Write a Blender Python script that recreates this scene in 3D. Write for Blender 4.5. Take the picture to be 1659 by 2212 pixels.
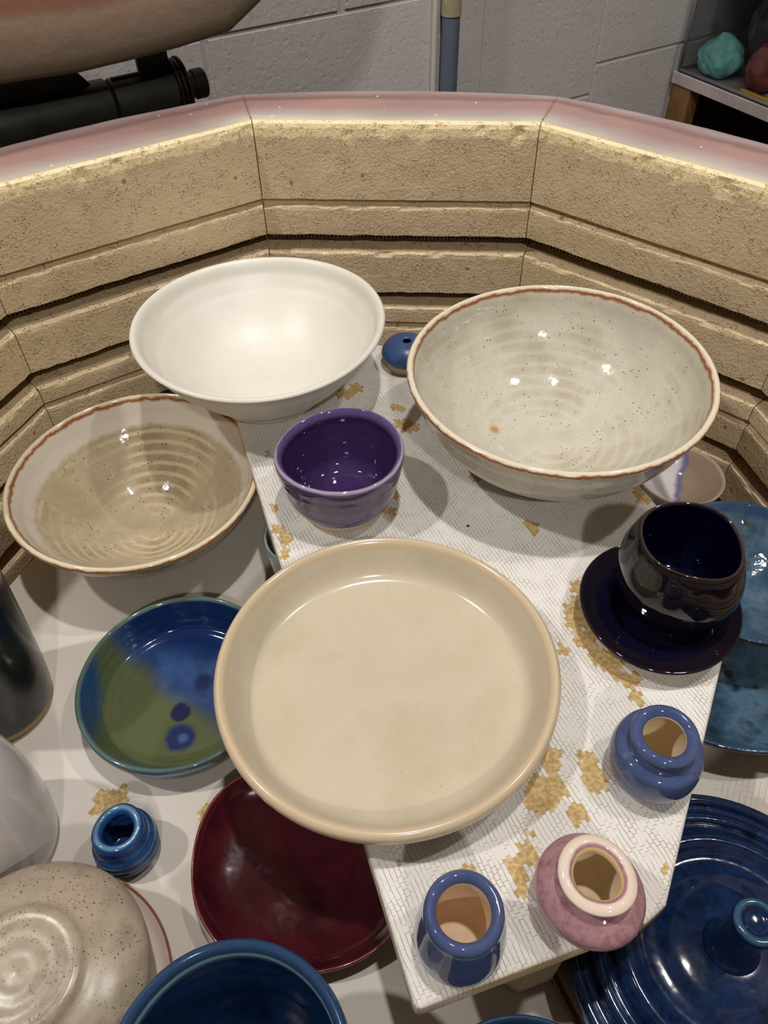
import bpy, bmesh, math, random
from mathutils import Vector, Matrix, noise as mnoise
for o in list(bpy.data.objects): bpy.data.objects.remove(o)
SC = bpy.context.scene
COL = SC.collection
PI = math.pi
random.seed(7)
ZC = 1.11                      # camera height above the floor; heights below are given relative to the camera
# ------------------------------------------------------------------ camera
cam_d = bpy.data.cameras.new('camera'); cam = bpy.data.objects.new('camera', cam_d); COL.objects.link(cam)
cam_d.sensor_fit = 'VERTICAL'; cam_d.sensor_height = 36.0; cam_d.lens = 36.0 * 1700 / 2212
cam_d.clip_start = 0.01; cam_d.clip_end = 50
RX = Vector((0.99979, -0.01515, -0.01403)); RY = Vector((-0.02064, -0.73355, -0.67932)); RZ = Vector((0.0, 0.67947, -0.73370))
m = Matrix(((RX.x, -RY.x, -RZ.x), (RX.y, -RY.y, -RZ.y), (RX.z, -RY.z, -RZ.z))).to_4x4()
cam.matrix_world = Matrix.Translation((0, 0, ZC)) @ m
SC.camera = cam
# ------------------------------------------------------------------ look
SC.view_settings.view_transform = 'Standard'; SC.view_settings.look = 'None'
SC.view_settings.gamma = 1; SC.view_settings.exposure = -0.16
W = bpy.data.worlds.new('room_world'); SC.world = W; W.use_nodes = True
W.node_tree.nodes['Background'].inputs[0].default_value = (1.0, 0.95, 0.9, 1)
W.node_tree.nodes['Background'].inputs[1].default_value = 0.06
def lamp(name, loc, power, size, color=(1, .955, .90), sy=None, target=(0, .28, -.35)):
    l = bpy.data.lights.new(name, 'AREA'); l.energy = power; l.color = color
    if sy: l.shape = 'RECTANGLE'; l.size = size; l.size_y = sy
    else: l.shape = 'DISK'; l.size = size
    o = bpy.data.objects.new(name, l); COL.objects.link(o)
    o.location = (loc[0], loc[1], loc[2] + ZC)
    d = Vector(target) - Vector(loc); o.rotation_euler = d.to_track_quat('-Z', 'Y').to_euler()
    return o
lamp('ceiling_lamp', (-1.10, .13, 1.45), 17, .07)
lamp('ceiling_lamp', (.92, .34, 1.45), 9, .07)
lamp('ceiling_lamp', (.13, .27, 1.50), 17, .07)
lamp('ceiling_lamp', (.30, -1.35, 1.45), 15, .10)

# ------------------------------------------------------------------ node helper
class NT:
    def __init__(s, name):
        s.m = bpy.data.materials.new(name); s.m.use_nodes = True
        s.t = s.m.node_tree; s.n = s.t.nodes; s.n.clear()
        s.out = s.n.new('ShaderNodeOutputMaterial'); s.p = s.n.new('ShaderNodeBsdfPrincipled')
        s.t.links.new(s.p.outputs[0], s.out.inputs[0])
    def link(s, a, b): s.t.links.new(a, b)
    def put(s, sock, v):
        if v is None: return
        if hasattr(v, 'is_output'): s.link(v, sock)
        else:
            if isinstance(v, tuple) and len(v) == 3 and sock.type == 'RGBA': v = v + (1,)
            sock.default_value = v
    def obj(s):
        return s.n.new('ShaderNodeTexCoord').outputs['Object']
    def attr(s, name):
        a = s.n.new('ShaderNodeAttribute'); a.attribute_name = name; return a.outputs['Fac']
    def noise(s, vec, scale, detail=4, rough=.55, out='Fac'):
        n = s.n.new('ShaderNodeTexNoise'); s.put(n.inputs['Vector'], vec)
        n.inputs['Scale'].default_value = scale; n.inputs['Detail'].default_value = detail; n.inputs['Roughness'].default_value = rough
        return n.outputs[out]
    def vor(s, vec, scale, feature='F1', out='Distance', rnd=1.0):
        n = s.n.new('ShaderNodeTexVoronoi'); n.feature = feature; s.put(n.inputs['Vector'], vec)
        n.inputs['Scale'].default_value = scale; n.inputs['Randomness'].default_value = rnd
        return n.outputs[out]
    def mapv(s, vec, loc=(0, 0, 0), rot=(0, 0, 0), scale=(1, 1, 1)):
        n = s.n.new('ShaderNodeMapping'); s.put(n.inputs['Vector'], vec)
        n.inputs['Location'].default_value = loc; n.inputs['Rotation'].default_value = rot; n.inputs['Scale'].default_value = scale
        return n.outputs[0]
    def math(s, op, a, b=None, c=None, clamp=False):
        n = s.n.new('ShaderNodeMath'); n.operation = op; n.use_clamp = clamp
        s.put(n.inputs[0], a); s.put(n.inputs[1], b); s.put(n.inputs[2], c); return n.outputs[0]
    def vmath(s, op, a, b=None, out=0):
        n = s.n.new('ShaderNodeVectorMath'); n.operation = op; s.put(n.inputs[0], a); s.put(n.inputs[1], b)
        return n.outputs[out]
    def sep(s, v):
        n = s.n.new('ShaderNodeSeparateXYZ'); s.put(n.inputs[0], v); return n.outputs
    def mr(s, v, a, b, lo=0.0, hi=1.0, smooth=True):
        n = s.n.new('ShaderNodeMapRange'); n.interpolation_type = 'SMOOTHSTEP' if smooth else 'LINEAR'
        s.put(n.inputs[0], v); n.inputs[1].default_value = a; n.inputs[2].default_value = b
        n.inputs[3].default_value = lo; n.inputs[4].default_value = hi; return n.outputs[0]
    def mix(s, f, a, b, blend='MIX'):
        n = s.n.new('ShaderNodeMix'); n.data_type = 'RGBA'; n.blend_type = blend
        s.put(n.inputs[0], f); s.put(n.inputs[6], a); s.put(n.inputs[7], b); return n.outputs[2]
    def ramp(s, f, stops):
        n = s.n.new('ShaderNodeValToRGB'); s.put(n.inputs[0], f); e = n.color_ramp.elements
        while len(e) < len(stops): e.new(.5)
        for i, (p, c) in enumerate(stops): e[i].position = p; e[i].color = tuple(c) + (1,)
        return n.outputs[0]
    def bump(s, h, dist=.001, strength=1.0, normal=None):
        n = s.n.new('ShaderNodeBump'); s.put(n.inputs['Height'], h); n.inputs['Distance'].default_value = dist
        n.inputs['Strength'].default_value = strength; s.put(n.inputs['Normal'], normal); return n.outputs[0]
    def fin(s, color, rough=.5, normal=None, **kw):
        s.put(s.p.inputs['Base Color'], color); s.put(s.p.inputs['Roughness'], rough); s.put(s.p.inputs['Normal'], normal)
        for k, v in kw.items(): s.put(s.p.inputs[k.replace('_', ' ')], v)
        return s.m
def C(r, g, b):                # sRGB 0-255 to linear
    f = lambda c: (c / 255 / 12.92) if c <= 10 else ((c / 255 + .055) / 1.055) ** 2.4
    return (f(r), f(g), f(b))
def mat_plain(name, col, rough=.5, ns=0, amt=.15, bump=0, metal=0, **kw):
    t = NT(name); v = t.obj(); c = col
    if ns:
        n = t.noise(v, ns); c = t.mix(t.mr(n, .3, .7), tuple(x * (1 - amt) for x in col), tuple(min(1, x * (1 + amt)) for x in col))
    nm = t.bump(t.noise(v, ns or 60), bump, 1) if bump else None
    return t.fin(c, rough, nm, Metallic=metal, **kw)

# ------------------------------------------------------------------ mesh helpers
def link(name, me, mats, parent=None, loc=None, rot=None, smooth=True):
    o = bpy.data.objects.new(name, me); COL.objects.link(o)
    for mt in (mats if isinstance(mats, (list, tuple)) else [mats]): me.materials.append(mt)
    if smooth:
        for p in me.polygons: p.use_smooth = True
    if parent: o.parent = parent
    if loc: o.location = loc
    if rot: o.rotation_euler = rot
    return o
def tag(o, label=None, cat=None, group=None, kind=None):
    if label: o['label'] = label
    if cat: o['category'] = cat
    if group: o['group'] = group
    if kind: o['kind'] = kind
    return o
def empty(name, loc, label, cat, group=None):
    o = bpy.data.objects.new(name, None); COL.objects.link(o); o.location = loc; o.empty_display_size = .02
    return tag(o, label, cat, group)
def bm_obj(name, bm, mats, parent=None, loc=None, rot=None, smooth=False, bevel=0, auto=None):
    bmesh.ops.recalc_face_normals(bm, faces=bm.faces)
    me = bpy.data.meshes.new(name); bm.to_mesh(me); bm.free()
    o = link(name, me, mats, parent, loc, rot, smooth)
    if bevel:
        b = o.modifiers.new('bevel', 'BEVEL'); b.width = bevel; b.segments = 3; b.limit_method = 'ANGLE'; b.angle_limit = math.radians(40)
        for p in me.polygons: p.use_smooth = True
        w = o.modifiers.new('wn', 'WEIGHTED_NORMAL')
    return o
def prism(bm, pts, z0, z1, mi=0):
    a = [bm.verts.new((x, y, z0)) for x, y in pts]; b = [bm.verts.new((x, y, z1)) for x, y in pts]
    fs = [bm.faces.new(list(reversed(a))), bm.faces.new(b)]
    n = len(pts)
    for i in range(n): fs.append(bm.faces.new((a[i], a[(i + 1) % n], b[(i + 1) % n], b[i])))
    for f in fs: f.material_index = mi
def boxm(bm, c, s, rot=None):
    vs = []
    for i in range(8):
        v = Vector(((i & 1) - .5, ((i >> 1) & 1) - .5, ((i >> 2) & 1) - .5))
        v = Vector((v.x * s[0], v.y * s[1], v.z * s[2]))
        if rot: v = rot @ v
        vs.append(bm.verts.new(v + Vector(c)))
    for f in ((0, 2, 3, 1), (4, 5, 7, 6), (0, 1, 5, 4), (2, 6, 7, 3), (0, 4, 6, 2), (1, 3, 7, 5)): bm.faces.new([vs[i] for i in f])
def tubem(bm, p0, p1, r, seg=24, r1=None):
    p0 = Vector(p0); p1 = Vector(p1); d = (p1 - p0).normalized(); a = d.orthogonal().normalized(); b = d.cross(a)
    r1 = r if r1 is None else r1
    A = [bm.verts.new(p0 + (a * math.cos(t) + b * math.sin(t)) * r) for t in [2 * PI * i / seg for i in range(seg)]]
    B = [bm.verts.new(p1 + (a * math.cos(t) + b * math.sin(t)) * r1) for t in [2 * PI * i / seg for i in range(seg)]]
    bm.faces.new(list(reversed(A))); bm.faces.new(B)
    for i in range(seg): bm.faces.new((A[i], A[(i + 1) % seg], B[(i + 1) % seg], B[i]))
def catmull(P, n):
    out = []
    Q = [P[0]] + list(P) + [P[-1]]
    for i in range(1, len(Q) - 2):
        p0, p1, p2, p3 = Q[i - 1], Q[i], Q[i + 1], Q[i + 2]
        # centripetal parameters keep tight profile corners free of overshoot
        def dd(a, b): return max(1e-6, math.hypot(a[0] - b[0], a[1] - b[1]) ** .5)
        t0 = 0; t1 = t0 + dd(p0, p1); t2 = t1 + dd(p1, p2); t3 = t2 + dd(p2, p3)
        for k in range(n):
            t = t1 + (t2 - t1) * k / n
            def L(a, b, ta, tb): return tuple(a[j] * (tb - t) / (tb - ta) + b[j] * (t - ta) / (tb - ta) for j in (0, 1))
            A1 = L(p0, p1, t0, t1); A2 = L(p1, p2, t1, t2); A3 = L(p2, p3, t2, t3)
            B1 = L(A1, A2, t0, t2); B2 = L(A2, A3, t1, t3); out.append(L(B1, B2, t1, t2))
    out.append(P[-1]); return out
def lathe(name, prof, mats, rim=None, seg=144, n=6, parent=None, loc=(0, 0, 0), wob=None, rings=None, rot=None, cap=True):
    """prof: control points from the inner bottom centre over the rim to the underside centre; rim = index of the rim point.
    stores the float attribute 'rimd' (metres along the wall, + inside, - outside the rim)."""
    P = catmull(prof, n)
    arc = [0.0]
    for i in range(1, len(P)): arc.append(arc[-1] + math.hypot(P[i][0] - P[i - 1][0], P[i][1] - P[i - 1][1]))
    ri = (rim if rim is not None else max(range(len(prof)), key=lambda i: prof[i][1])) * n
    ra = arc[min(ri, len(arc) - 1)]
    if rings:
        amp, pitch = rings; Q = []
        for i, (r, z) in enumerate(P):
            a = P[max(0, i - 1)]; b = P[min(len(P) - 1, i + 1)]
            tx, tz = b[0] - a[0], b[1] - a[1]; l = math.hypot(tx, tz) or 1
            w = max(0, min(1, (abs(arc[i] - ra) - .004) / .006)) * min(1, r / .006)
            d = amp * w * math.sin(2 * PI * arc[i] / pitch + 1.3 * math.sin(arc[i] * 90))
            Q.append((max(0, r - tz / l * d), z + tx / l * d))
        P = Q
    bm = bmesh.new(); lay = bm.verts.layers.float.new('rimd'); rows = []
    for i, (r, z) in enumerate(P):
        if r < 1e-5:
            v = bm.verts.new((0, 0, z)); v[lay] = ra - arc[i]; rows.append([v]); continue
        row = []
        for k in range(seg):
            a = 2 * PI * k / seg; rr, zz = r, z
            if wob: rr, zz = wob(a, r, z)
            v = bm.verts.new((rr * math.cos(a), rr * math.sin(a), zz)); v[lay] = ra - arc[i]; row.append(v)
        rows.append(row)
    for A, B in zip(rows, rows[1:]):
        if len(A) == 1 and len(B) == 1: continue
        for k in range(seg):
            k2 = (k + 1) % seg
            if len(A) == 1: bm.faces.new((A[0], B[k], B[k2]))
            elif len(B) == 1: bm.faces.new((A[k], B[0], A[k2]))
            else: bm.faces.new((A[k], B[k], B[k2], A[k2]))
    return bm_obj(name, bm, mats, parent, loc, rot, smooth=True)
def L(x, y, z): return (x, y, z + ZC)

# ------------------------------------------------------------------ glaze materials
def glaze(name, cols, scale=40, rough=.12, rim=None, speck=None, clay=None, clay_at=None, rings=None, inner=None, outer=None,
          crackle=0, bumpn=.0002, bscale=25, spots=None, streak=None, coat=.0, patch=None):
    """cols: list of colours mixed by soft noise. rim=(colour, half width, softness, breakup). clay_at = distance below the rim where the
    bare foot starts (outside). inner = list of colours used inside only. spots=[(x,y,r,colour)] in object space."""
    t = NT(name); v = t.obj(); rd = t.attr('rimd')
    k = len(cols)
    nz = t.noise(v, scale, 5, .6)
    if streak: nz = t.noise(t.mapv(v, scale=(1, 1, streak)), scale, 5, .6)
    col = t.ramp(nz, [(.32 + .36 * i / max(1, k - 1), c) for i, c in enumerate(cols)])
    if inner:
        ci = t.ramp(t.noise(v, scale * .8, 5, .6), [(.32 + .36 * i / max(1, len(inner) - 1), c) for i, c in enumerate(inner)])
        col = t.mix(t.mr(t.math('ADD', rd, t.math('MULTIPLY', t.math('SUBTRACT', nz, .5), .003)), -.0015, .0015), col, ci)
    if rings:                                      # glaze pooling in the throwing rings
        rc, pitch, amt = rings
        xyz = t.sep(v); r = t.math('SQRT', t.math('ADD', t.math('MULTIPLY', xyz[0], xyz[0]), t.math('MULTIPLY', xyz[1], xyz[1])))
        ang = t.math('ARCTAN2', xyz[1], xyz[0])
        ph = t.math('ADD', t.math('MULTIPLY', rd, 2 * PI / pitch), t.math('ADD', ang, t.math('MULTIPLY', t.noise(v, 18, 2), 5.0)))
        w = t.math('MULTIPLY', t.mr(t.math('SINE', ph), -.2, 1), t.mr(t.noise(v, 22, 3), .4, .62))
        col = t.mix(t.math('MULTIPLY', w, amt), col, rc)
    if patch:                                      # large areas of a second glaze, in object space: (nx, ny, offset, colour, softness, noise)
        for (nx, ny, off, c, soft, na) in patch:
            xyz = t.sep(v)
            d = t.math('ADD', t.math('ADD', t.math('MULTIPLY', xyz[0], nx), t.math('MULTIPLY', xyz[1], ny)), t.math('MULTIPLY', t.math('SUBTRACT', t.noise(v, 30, 3), .5), na))
            col = t.mix(t.mr(d, off - soft, off + soft), col, c)
    if spots:
        for (x, y, r0, c, soft) in spots:
            d = t.vmath('DISTANCE', t.vmath('MULTIPLY', v, (1, 1, 0)), (x, y, 0), out=1)
            d = t.math('ADD', d, t.math('MULTIPLY', t.math('SUBTRACT', t.noise(v, 160, 3), .5), r0 * .5))
            col = t.mix(t.mr(d, r0 * (1 - soft), r0 * (1 + soft), 1, 0), col, c)
    if speck:
        for (c, sc, th) in speck:
            d = t.vor(v, sc); rn = t.noise(v, sc * .23, 2)
            f = t.math('MULTIPLY', t.mr(d, th * .6, th, 1, 0), t.mr(rn, .48, .56))
            col = t.mix(t.math('MULTIPLY', f, .85), col, c)
    if rim:
        for (c, at, hw, soft, brk) in (rim if isinstance(rim, list) else [rim]):
            d = t.math('ABSOLUTE', t.math('SUBTRACT', t.math('ADD', rd, t.math('MULTIPLY', t.math('SUBTRACT', t.noise(v, 130, 4), .5), brk)), at))
            col = t.mix(t.mr(d, hw, hw + soft, 1, 0), col, c)
    ro = rough
    if clay and clay_at:
        f = t.mr(t.math('ADD', rd, t.math('MULTIPLY', t.math('SUBTRACT', t.noise(v, 30, 2), .5), .002)), -clay_at - .0003, -clay_at + .0003, 1, 0)
        col = t.mix(f, col, t.mix(t.noise(v, 300), clay, tuple(x * .8 for x in clay))); ro = t.math('ADD', rough, t.math('MULTIPLY', f, .6))
    h = t.noise(v, bscale, 4, .5)
    nm = t.bump(h, bumpn * 8, .9)
    if crackle:
        e = t.vor(t.mapv(v, scale=(1, 1, 1)), 120, 'DISTANCE_TO_EDGE')
        col = t.mix(t.mr(e, 0, .02, crackle, 0), col, tuple(x * .72 for x in cols[0]))
    return t.fin(col, ro, nm, Coat_Weight=coat, Coat_Roughness=.05, IOR=1.55)

CLAY = C(206, 180, 144)
M = {}
M['matte_white'] = glaze('satin_white_glaze', [C(214, 211, 202), C(222, 219, 210)], 20, .42, bumpn=.0001)
RUST = C(140, 80, 38)
M['speckle_r'] = glaze('speckled_oatmeal_glaze', [C(186, 182, 166), C(198, 194, 178), C(176, 168, 150)], 22, .08,
    rim=[(C(222, 212, 190), 0.0, .0018, .001, .001), (RUST, .0034, .0000, .0024, .0050), (RUST, -.0034, .0000, .0018, .0040)],
    speck=[(C(96, 66, 38), 260, .17), (C(60, 44, 34), 420, .16)], rings=(C(212, 208, 194), .0085, .3), bumpn=.00012, bscale=30,
    spots=[(-.034, .010, .0030, C(176, 128, 74), .9)], clay=CLAY, clay_at=.5)
M['speckle_l'] = glaze('speckled_tan_glaze', [C(162, 148, 122), C(178, 164, 138), C(150, 134, 106)], 24, .08,
    rim=[(C(200, 192, 178), .013, .007, .006, .008), (C(214, 202, 176), 0.0, .0015, .001, .001), (RUST, .0034, .0000, .0024, .0056), (RUST, -.0032, .0000, .0014, .0034)],
    speck=[(C(112, 74, 38), 240, .2), (C(78, 56, 38), 380, .18)], rings=(C(204, 190, 160), .008, .7), bumpn=.00015, bscale=30)
M['purple'] = glaze('glossy_purple_glaze', [C(72, 58, 100), C(88, 74, 112), C(64, 52, 90)], 30, .05, inner=[C(50, 34, 74), C(60, 44, 86)],
    rim=[(C(170, 156, 178), -.0010, .0004, .0014, .001), (C(88, 72, 120), .003, .0018, .002, .001)], clay=C(222, 202, 170), clay_at=.0415,
    streak=.25, bumpn=.0001)
M['cream'] = glaze('cream_glaze', [C(190, 179, 156), C(197, 186, 165), C(186, 176, 152)], 14, .16,
    rim=[(C(198, 180, 152), 0, .004, .004, .002)], speck=[(C(120, 100, 70), 200, .06)], crackle=.16, bumpn=.00004, bscale=12)
M['dark'] = glaze('midnight_blue_glaze', [C(14, 11, 20), C(22, 16, 24), C(12, 12, 30)], 26, .04, inner=[C(5, 5, 20), C(8, 10, 40), C(6, 6, 24)],
    rim=[(C(60, 44, 36), 0, .0003, .0009, .0008)], bumpn=.0002, bscale=18)
M['dark_saucer'] = glaze('midnight_blue_saucer_glaze', [C(9, 8, 24), C(14, 12, 36), C(20, 16, 30)], 22, .04,
    rim=[(C(26, 20, 30), .003, .004, .004, .002)], clay=C(190, 176, 154), clay_at=.006, bumpn=.0002, bscale=16)
M['pot_blue'] = glaze('periwinkle_blue_glaze', [C(60, 74, 114), C(70, 84, 124), C(54, 66, 104)], 40, .06,
    rim=[(C(104, 130, 146), -.0062, .0005, .0008, .0006)], clay=C(206, 182, 146), clay_at=.2, bumpn=.00006)
M['clay'] = mat_plain('bare_clay', C(226, 208, 176), .75, 90, .08, .0002)
M['clay_pink'] = mat_plain('bare_pinkish_clay', C(226, 202, 172), .75, 90, .08, .0002)
M['pink'] = glaze('mottled_pink_glaze', [C(138, 98, 108), C(164, 126, 134), C(148, 108, 114)], 170, .06,
    rim=[(C(216, 200, 186), -.0034, .0040, .0012, .0012), (C(204, 176, 124), .0055, .0024, .0006, .0006)], bumpn=.00008)
M['navy'] = glaze('deep_blue_glaze', [C(22, 52, 100), C(34, 74, 128), C(20, 44, 84)], 40, .1, rim=[(C(86, 124, 150), 0, .0006, .0014, .001)],
    clay=C(180, 156, 132), clay_at=.0405, bumpn=.00012)
M['bowl_blue'] = glaze('ocean_blue_glaze', [C(12, 32, 64), C(20, 46, 82), C(10, 28, 56)], 90, .12,
    rim=[(C(36, 62, 94), 0.001, .0035, .001, .001), (C(118, 150, 158), .0065, .0009, .0012, .0012), (C(60, 100, 124), .0095, .0004, .0008, .001)], bumpn=.0001)
M['bluegreen'] = glaze('blue_and_green_glaze', [C(26, 50, 94), C(46, 74, 120), C(22, 44, 84)], 28, .08,
    patch=[(-.62, -.78, .004, C(82, 92, 62), .009, .020), (.2, .98, .028, C(12, 34, 78), .012, .01), (-.95, -.2, .0475, C(38, 72, 112), .003, .005), (-.1, -1, .0500, C(60, 88, 108), .003, .005)],
    spots=[(-.0005, -.012, .0062, C(24, 36, 72), .2), (.002, -.0285, .0088, C(26, 46, 92), .25), (.0035, -.029, .0028, C(60, 92, 128), .5), (.010, .009, .0055, C(20, 40, 82), .5)],
    rim=[(C(84, 104, 98), 0, .0011, .0012, .001)], bumpn=.0001)
M['maroon'] = glaze('dark_red_glaze', [C(50, 10, 20), C(64, 18, 28), C(42, 8, 16)], 30, .14,
    rim=[(C(88, 28, 40), 0.0, .0012, .003, .003), (C(130, 80, 66), .0, .0001, .0004, .0026)], bumpn=.00016, bscale=26)
M['lid_blue'] = glaze('rutile_blue_lid_glaze', [C(12, 28, 58), C(22, 42, 78), C(10, 24, 50)], 120, .1, rim=[(C(50, 84, 110), 0, .0006, .002, .001)], bumpn=.0001)
M['sky_blue'] = glaze('variegated_sky_blue_glaze', [C(36, 56, 64), C(58, 84, 106), C(84, 110, 132), C(44, 68, 86)], 34, .05,
    speck=[(C(82, 58, 26), 90, .24), (C(36, 44, 52), 60, .22)], rim=[(C(56, 84, 118), .003, .003, .003, .002), (C(50, 24, 18), -.0022, .0011, .0008, .0006)], bumpn=.0003, bscale=30)
M['black_glaze'] = glaze('black_green_glaze', [C(12, 14, 15), C(20, 24, 24), C(8, 14, 20)], 16, .22, clay=C(190, 160, 120), clay_at=.117, bumpn=.0001)
M['white_gloss'] = glaze('white_grey_gloss_glaze', [C(206, 202, 200), C(216, 212, 210)], 14, .18, spots=None, bumpn=.0002, bscale=14)
M['jar'] = glaze('speckled_grey_stoneware_glaze', [C(146, 134, 118), C(162, 150, 132), C(132, 120, 104)], 45, .3,
    speck=[(C(92, 52, 34), 420, .24), (C(130, 90, 40), 300, .15), (C(112, 90, 66), 650, .30)], bumpn=.00012)
M['pale_plate'] = glaze('pale_pinkish_glaze', [C(206, 190, 178), C(214, 198, 186)], 30, .25, rim=(C(140, 86, 64), 0, .0007, .001, .0012))
M['two_tone'] = glaze('white_and_taupe_glaze', [C(150, 132, 116), C(160, 142, 126)], 20, .08,
    patch=[(-.9, .25, -.0045, C(120, 116, 156), .0015, .022), (-.9, .25, -.0005, C(222, 220, 224), .002, .018)],
    rim=[(C(182, 164, 150), 0, .0015, .0015, .001)], bumpn=.0001)
M['pale_aqua'] = glaze('pale_aqua_glaze', [C(140, 150, 152), C(158, 168, 168)], 20, .12)

# firebrick
def mat_brick():
    t = NT('insulating_firebrick'); v = t.obj()
    c = t.ramp(t.noise(v, 9, 6, .62), [(.3, C(202, 180, 146)), (.5, C(214, 192, 158)), (.72, C(208, 186, 146))])
    c = t.mix(t.mr(t.noise(v, 3.2, 3), .5, .75, 0, .3), c, C(196, 176, 136))
    c = t.mix(t.mr(t.noise(v, 30, 4, .7), .66, .76, 0, .5), c, C(184, 140, 84))
    wp = t.vmath('ADD', t.mapv(v, scale=(1, 1, 1.5)), t.vmath('MULTIPLY', t.noise(v, 300, 2, out='Color'), (.004, .004, .004)))
    pit = t.vor(wp, 520); msk = t.mr(t.noise(v, 110, 3), .46, .62); hole = t.math('MULTIPLY', t.mr(pit, .16, .34, 1, 0), msk)
    c = t.mix(t.math('MULTIPLY', hole, .6), c, C(160, 124, 78))
    rnd = t.vor(v, 75, out='Color'); big = t.math('MULTIPLY', t.mr(t.vor(v, 75), .10, .16, 1, 0), t.mr(t.sep(rnd)[0], .72, .76))
    c = t.mix(t.math('MULTIPLY', big, .75), c, C(150, 98, 52))
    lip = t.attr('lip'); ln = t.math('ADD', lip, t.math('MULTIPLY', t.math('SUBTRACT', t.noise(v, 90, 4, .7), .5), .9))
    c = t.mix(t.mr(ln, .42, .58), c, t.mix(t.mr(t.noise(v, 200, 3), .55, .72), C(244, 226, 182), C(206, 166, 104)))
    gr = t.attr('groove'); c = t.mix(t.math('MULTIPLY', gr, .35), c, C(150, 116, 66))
    fine = t.noise(v, 420, 3, .7)
    c = t.mix(t.mr(fine, .58, .68, 0, .25), c, C(236, 216, 178))
    h = t.math('SUBTRACT', t.math('MULTIPLY', fine, .8), t.math('MULTIPLY', hole, 1.0))
    return t.fin(c, .92, t.bump(h, .0012, 1.0))
M['brick'] = mat_brick()
def mat_rim():
    t = NT('coated_kiln_rim'); v = t.obj(); a = t.attr('radial')
    nl = t.noise(t.mapv(v, scale=(.6, 2.2, 1)), 22, 5, .6)
    d = t.math('ADD', a, t.math('MULTIPLY', t.math('SUBTRACT', nl, .5), .16))
    c = t.ramp(d, [(0, C(216, 204, 170)), (.10, C(196, 190, 172)), (.22, C(184, 168, 164)), (.36, C(172, 138, 132)), (.50, C(170, 136, 126)), (.57, C(132, 106, 106)), (.64, C(160, 128, 122)), (.72, C(172, 156, 156)), (.86, C(152, 136, 130)), (1, C(122, 106, 96))])
    c = t.mix(t.mr(t.noise(v, 4.5, 2), .45, .62, 0, .5), c, C(134, 112, 106))
    c = t.mix(t.mr(t.noise(v, 7, 3), .56, .7, 0, .6), c, C(214, 200, 196))
    wsp = t.mr(t.vor(v, 70), .05, .08, 1, 0); c = t.mix(wsp, c, C(236, 224, 218))
    return t.fin(c, .38, t.bump(t.noise(v, 60, 4), .0012, .6))
M['rim'] = mat_rim()

# ------------------------------------------------------------------ kiln
KC = (-.0083, .2631); AP = .3089; OUT = .3744; RIM = -.2184; KB = -.62
kiln = empty('kiln', L(KC[0], KC[1], KB - .06), 'open top-loading ten-sided electric kiln of tan firebrick around all the pottery', 'kiln')
KZ = -(KB - .06)                # local z = z_cam + KZ
# inner profile (z, recess, lip, groove)
prof = [(RIM - .0000, .004, 1, 0), (RIM - .0012, .0012, 1, 0), (RIM - .004, .0002, 1, 0), (RIM - .0085, .0, .62, 0), (RIM - .0150, .0, .1, 0)]
def lin(z0, z1, n): return [(z0 + (z1 - z0) * i / n, 0, 0, 0) for i in range(1, n)]
def joint(z): return [(z, 0, 0, 0), (z - .0004, .0042, 0, .5), (z - .0018, .0046, 0, .6), (z - .0050, .0026, .2, .1), (z - .0066, .0003, .46, 0), (z - .0085, .0, .25, 0)]
def groove(z): return [(z + .0006, .0, 0, .1), (z - .0003, .0012, 0, .5), (z - .0006, .014, 0, 1), (z - .0105, .0152, 0, 1), (z - .0118, .0110, 0, .8), (z - .0142, .0022, .3, .1), (z - .0156, .0003, .5, 0), (z - .0185, .0, .2, 0)]
feats = [joint(-.2736), groove(-.3024), groove(-.3520), joint(-.3800), groove(-.4090), groove(-.4580), joint(-.4860), groove(-.5150)]
zc = RIM - .0150
for ft in feats:
    prof += lin(zc, ft[0][0], 6); prof += ft; zc = ft[-1][0]
prof += lin(zc, KB, 4); prof.append((KB, 0, 0, 0))
rimprof = []                    # top face from inner lip to outer edge: (radial distance, z)
for s in (0.004, .012, .022, .032, .042, .050, .056, .060, .063, .0648, .0655): rimprof.append((s, RIM + .0004 + (-.0075 * max(0, (s - .046) / .0195) ** 2)))
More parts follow.
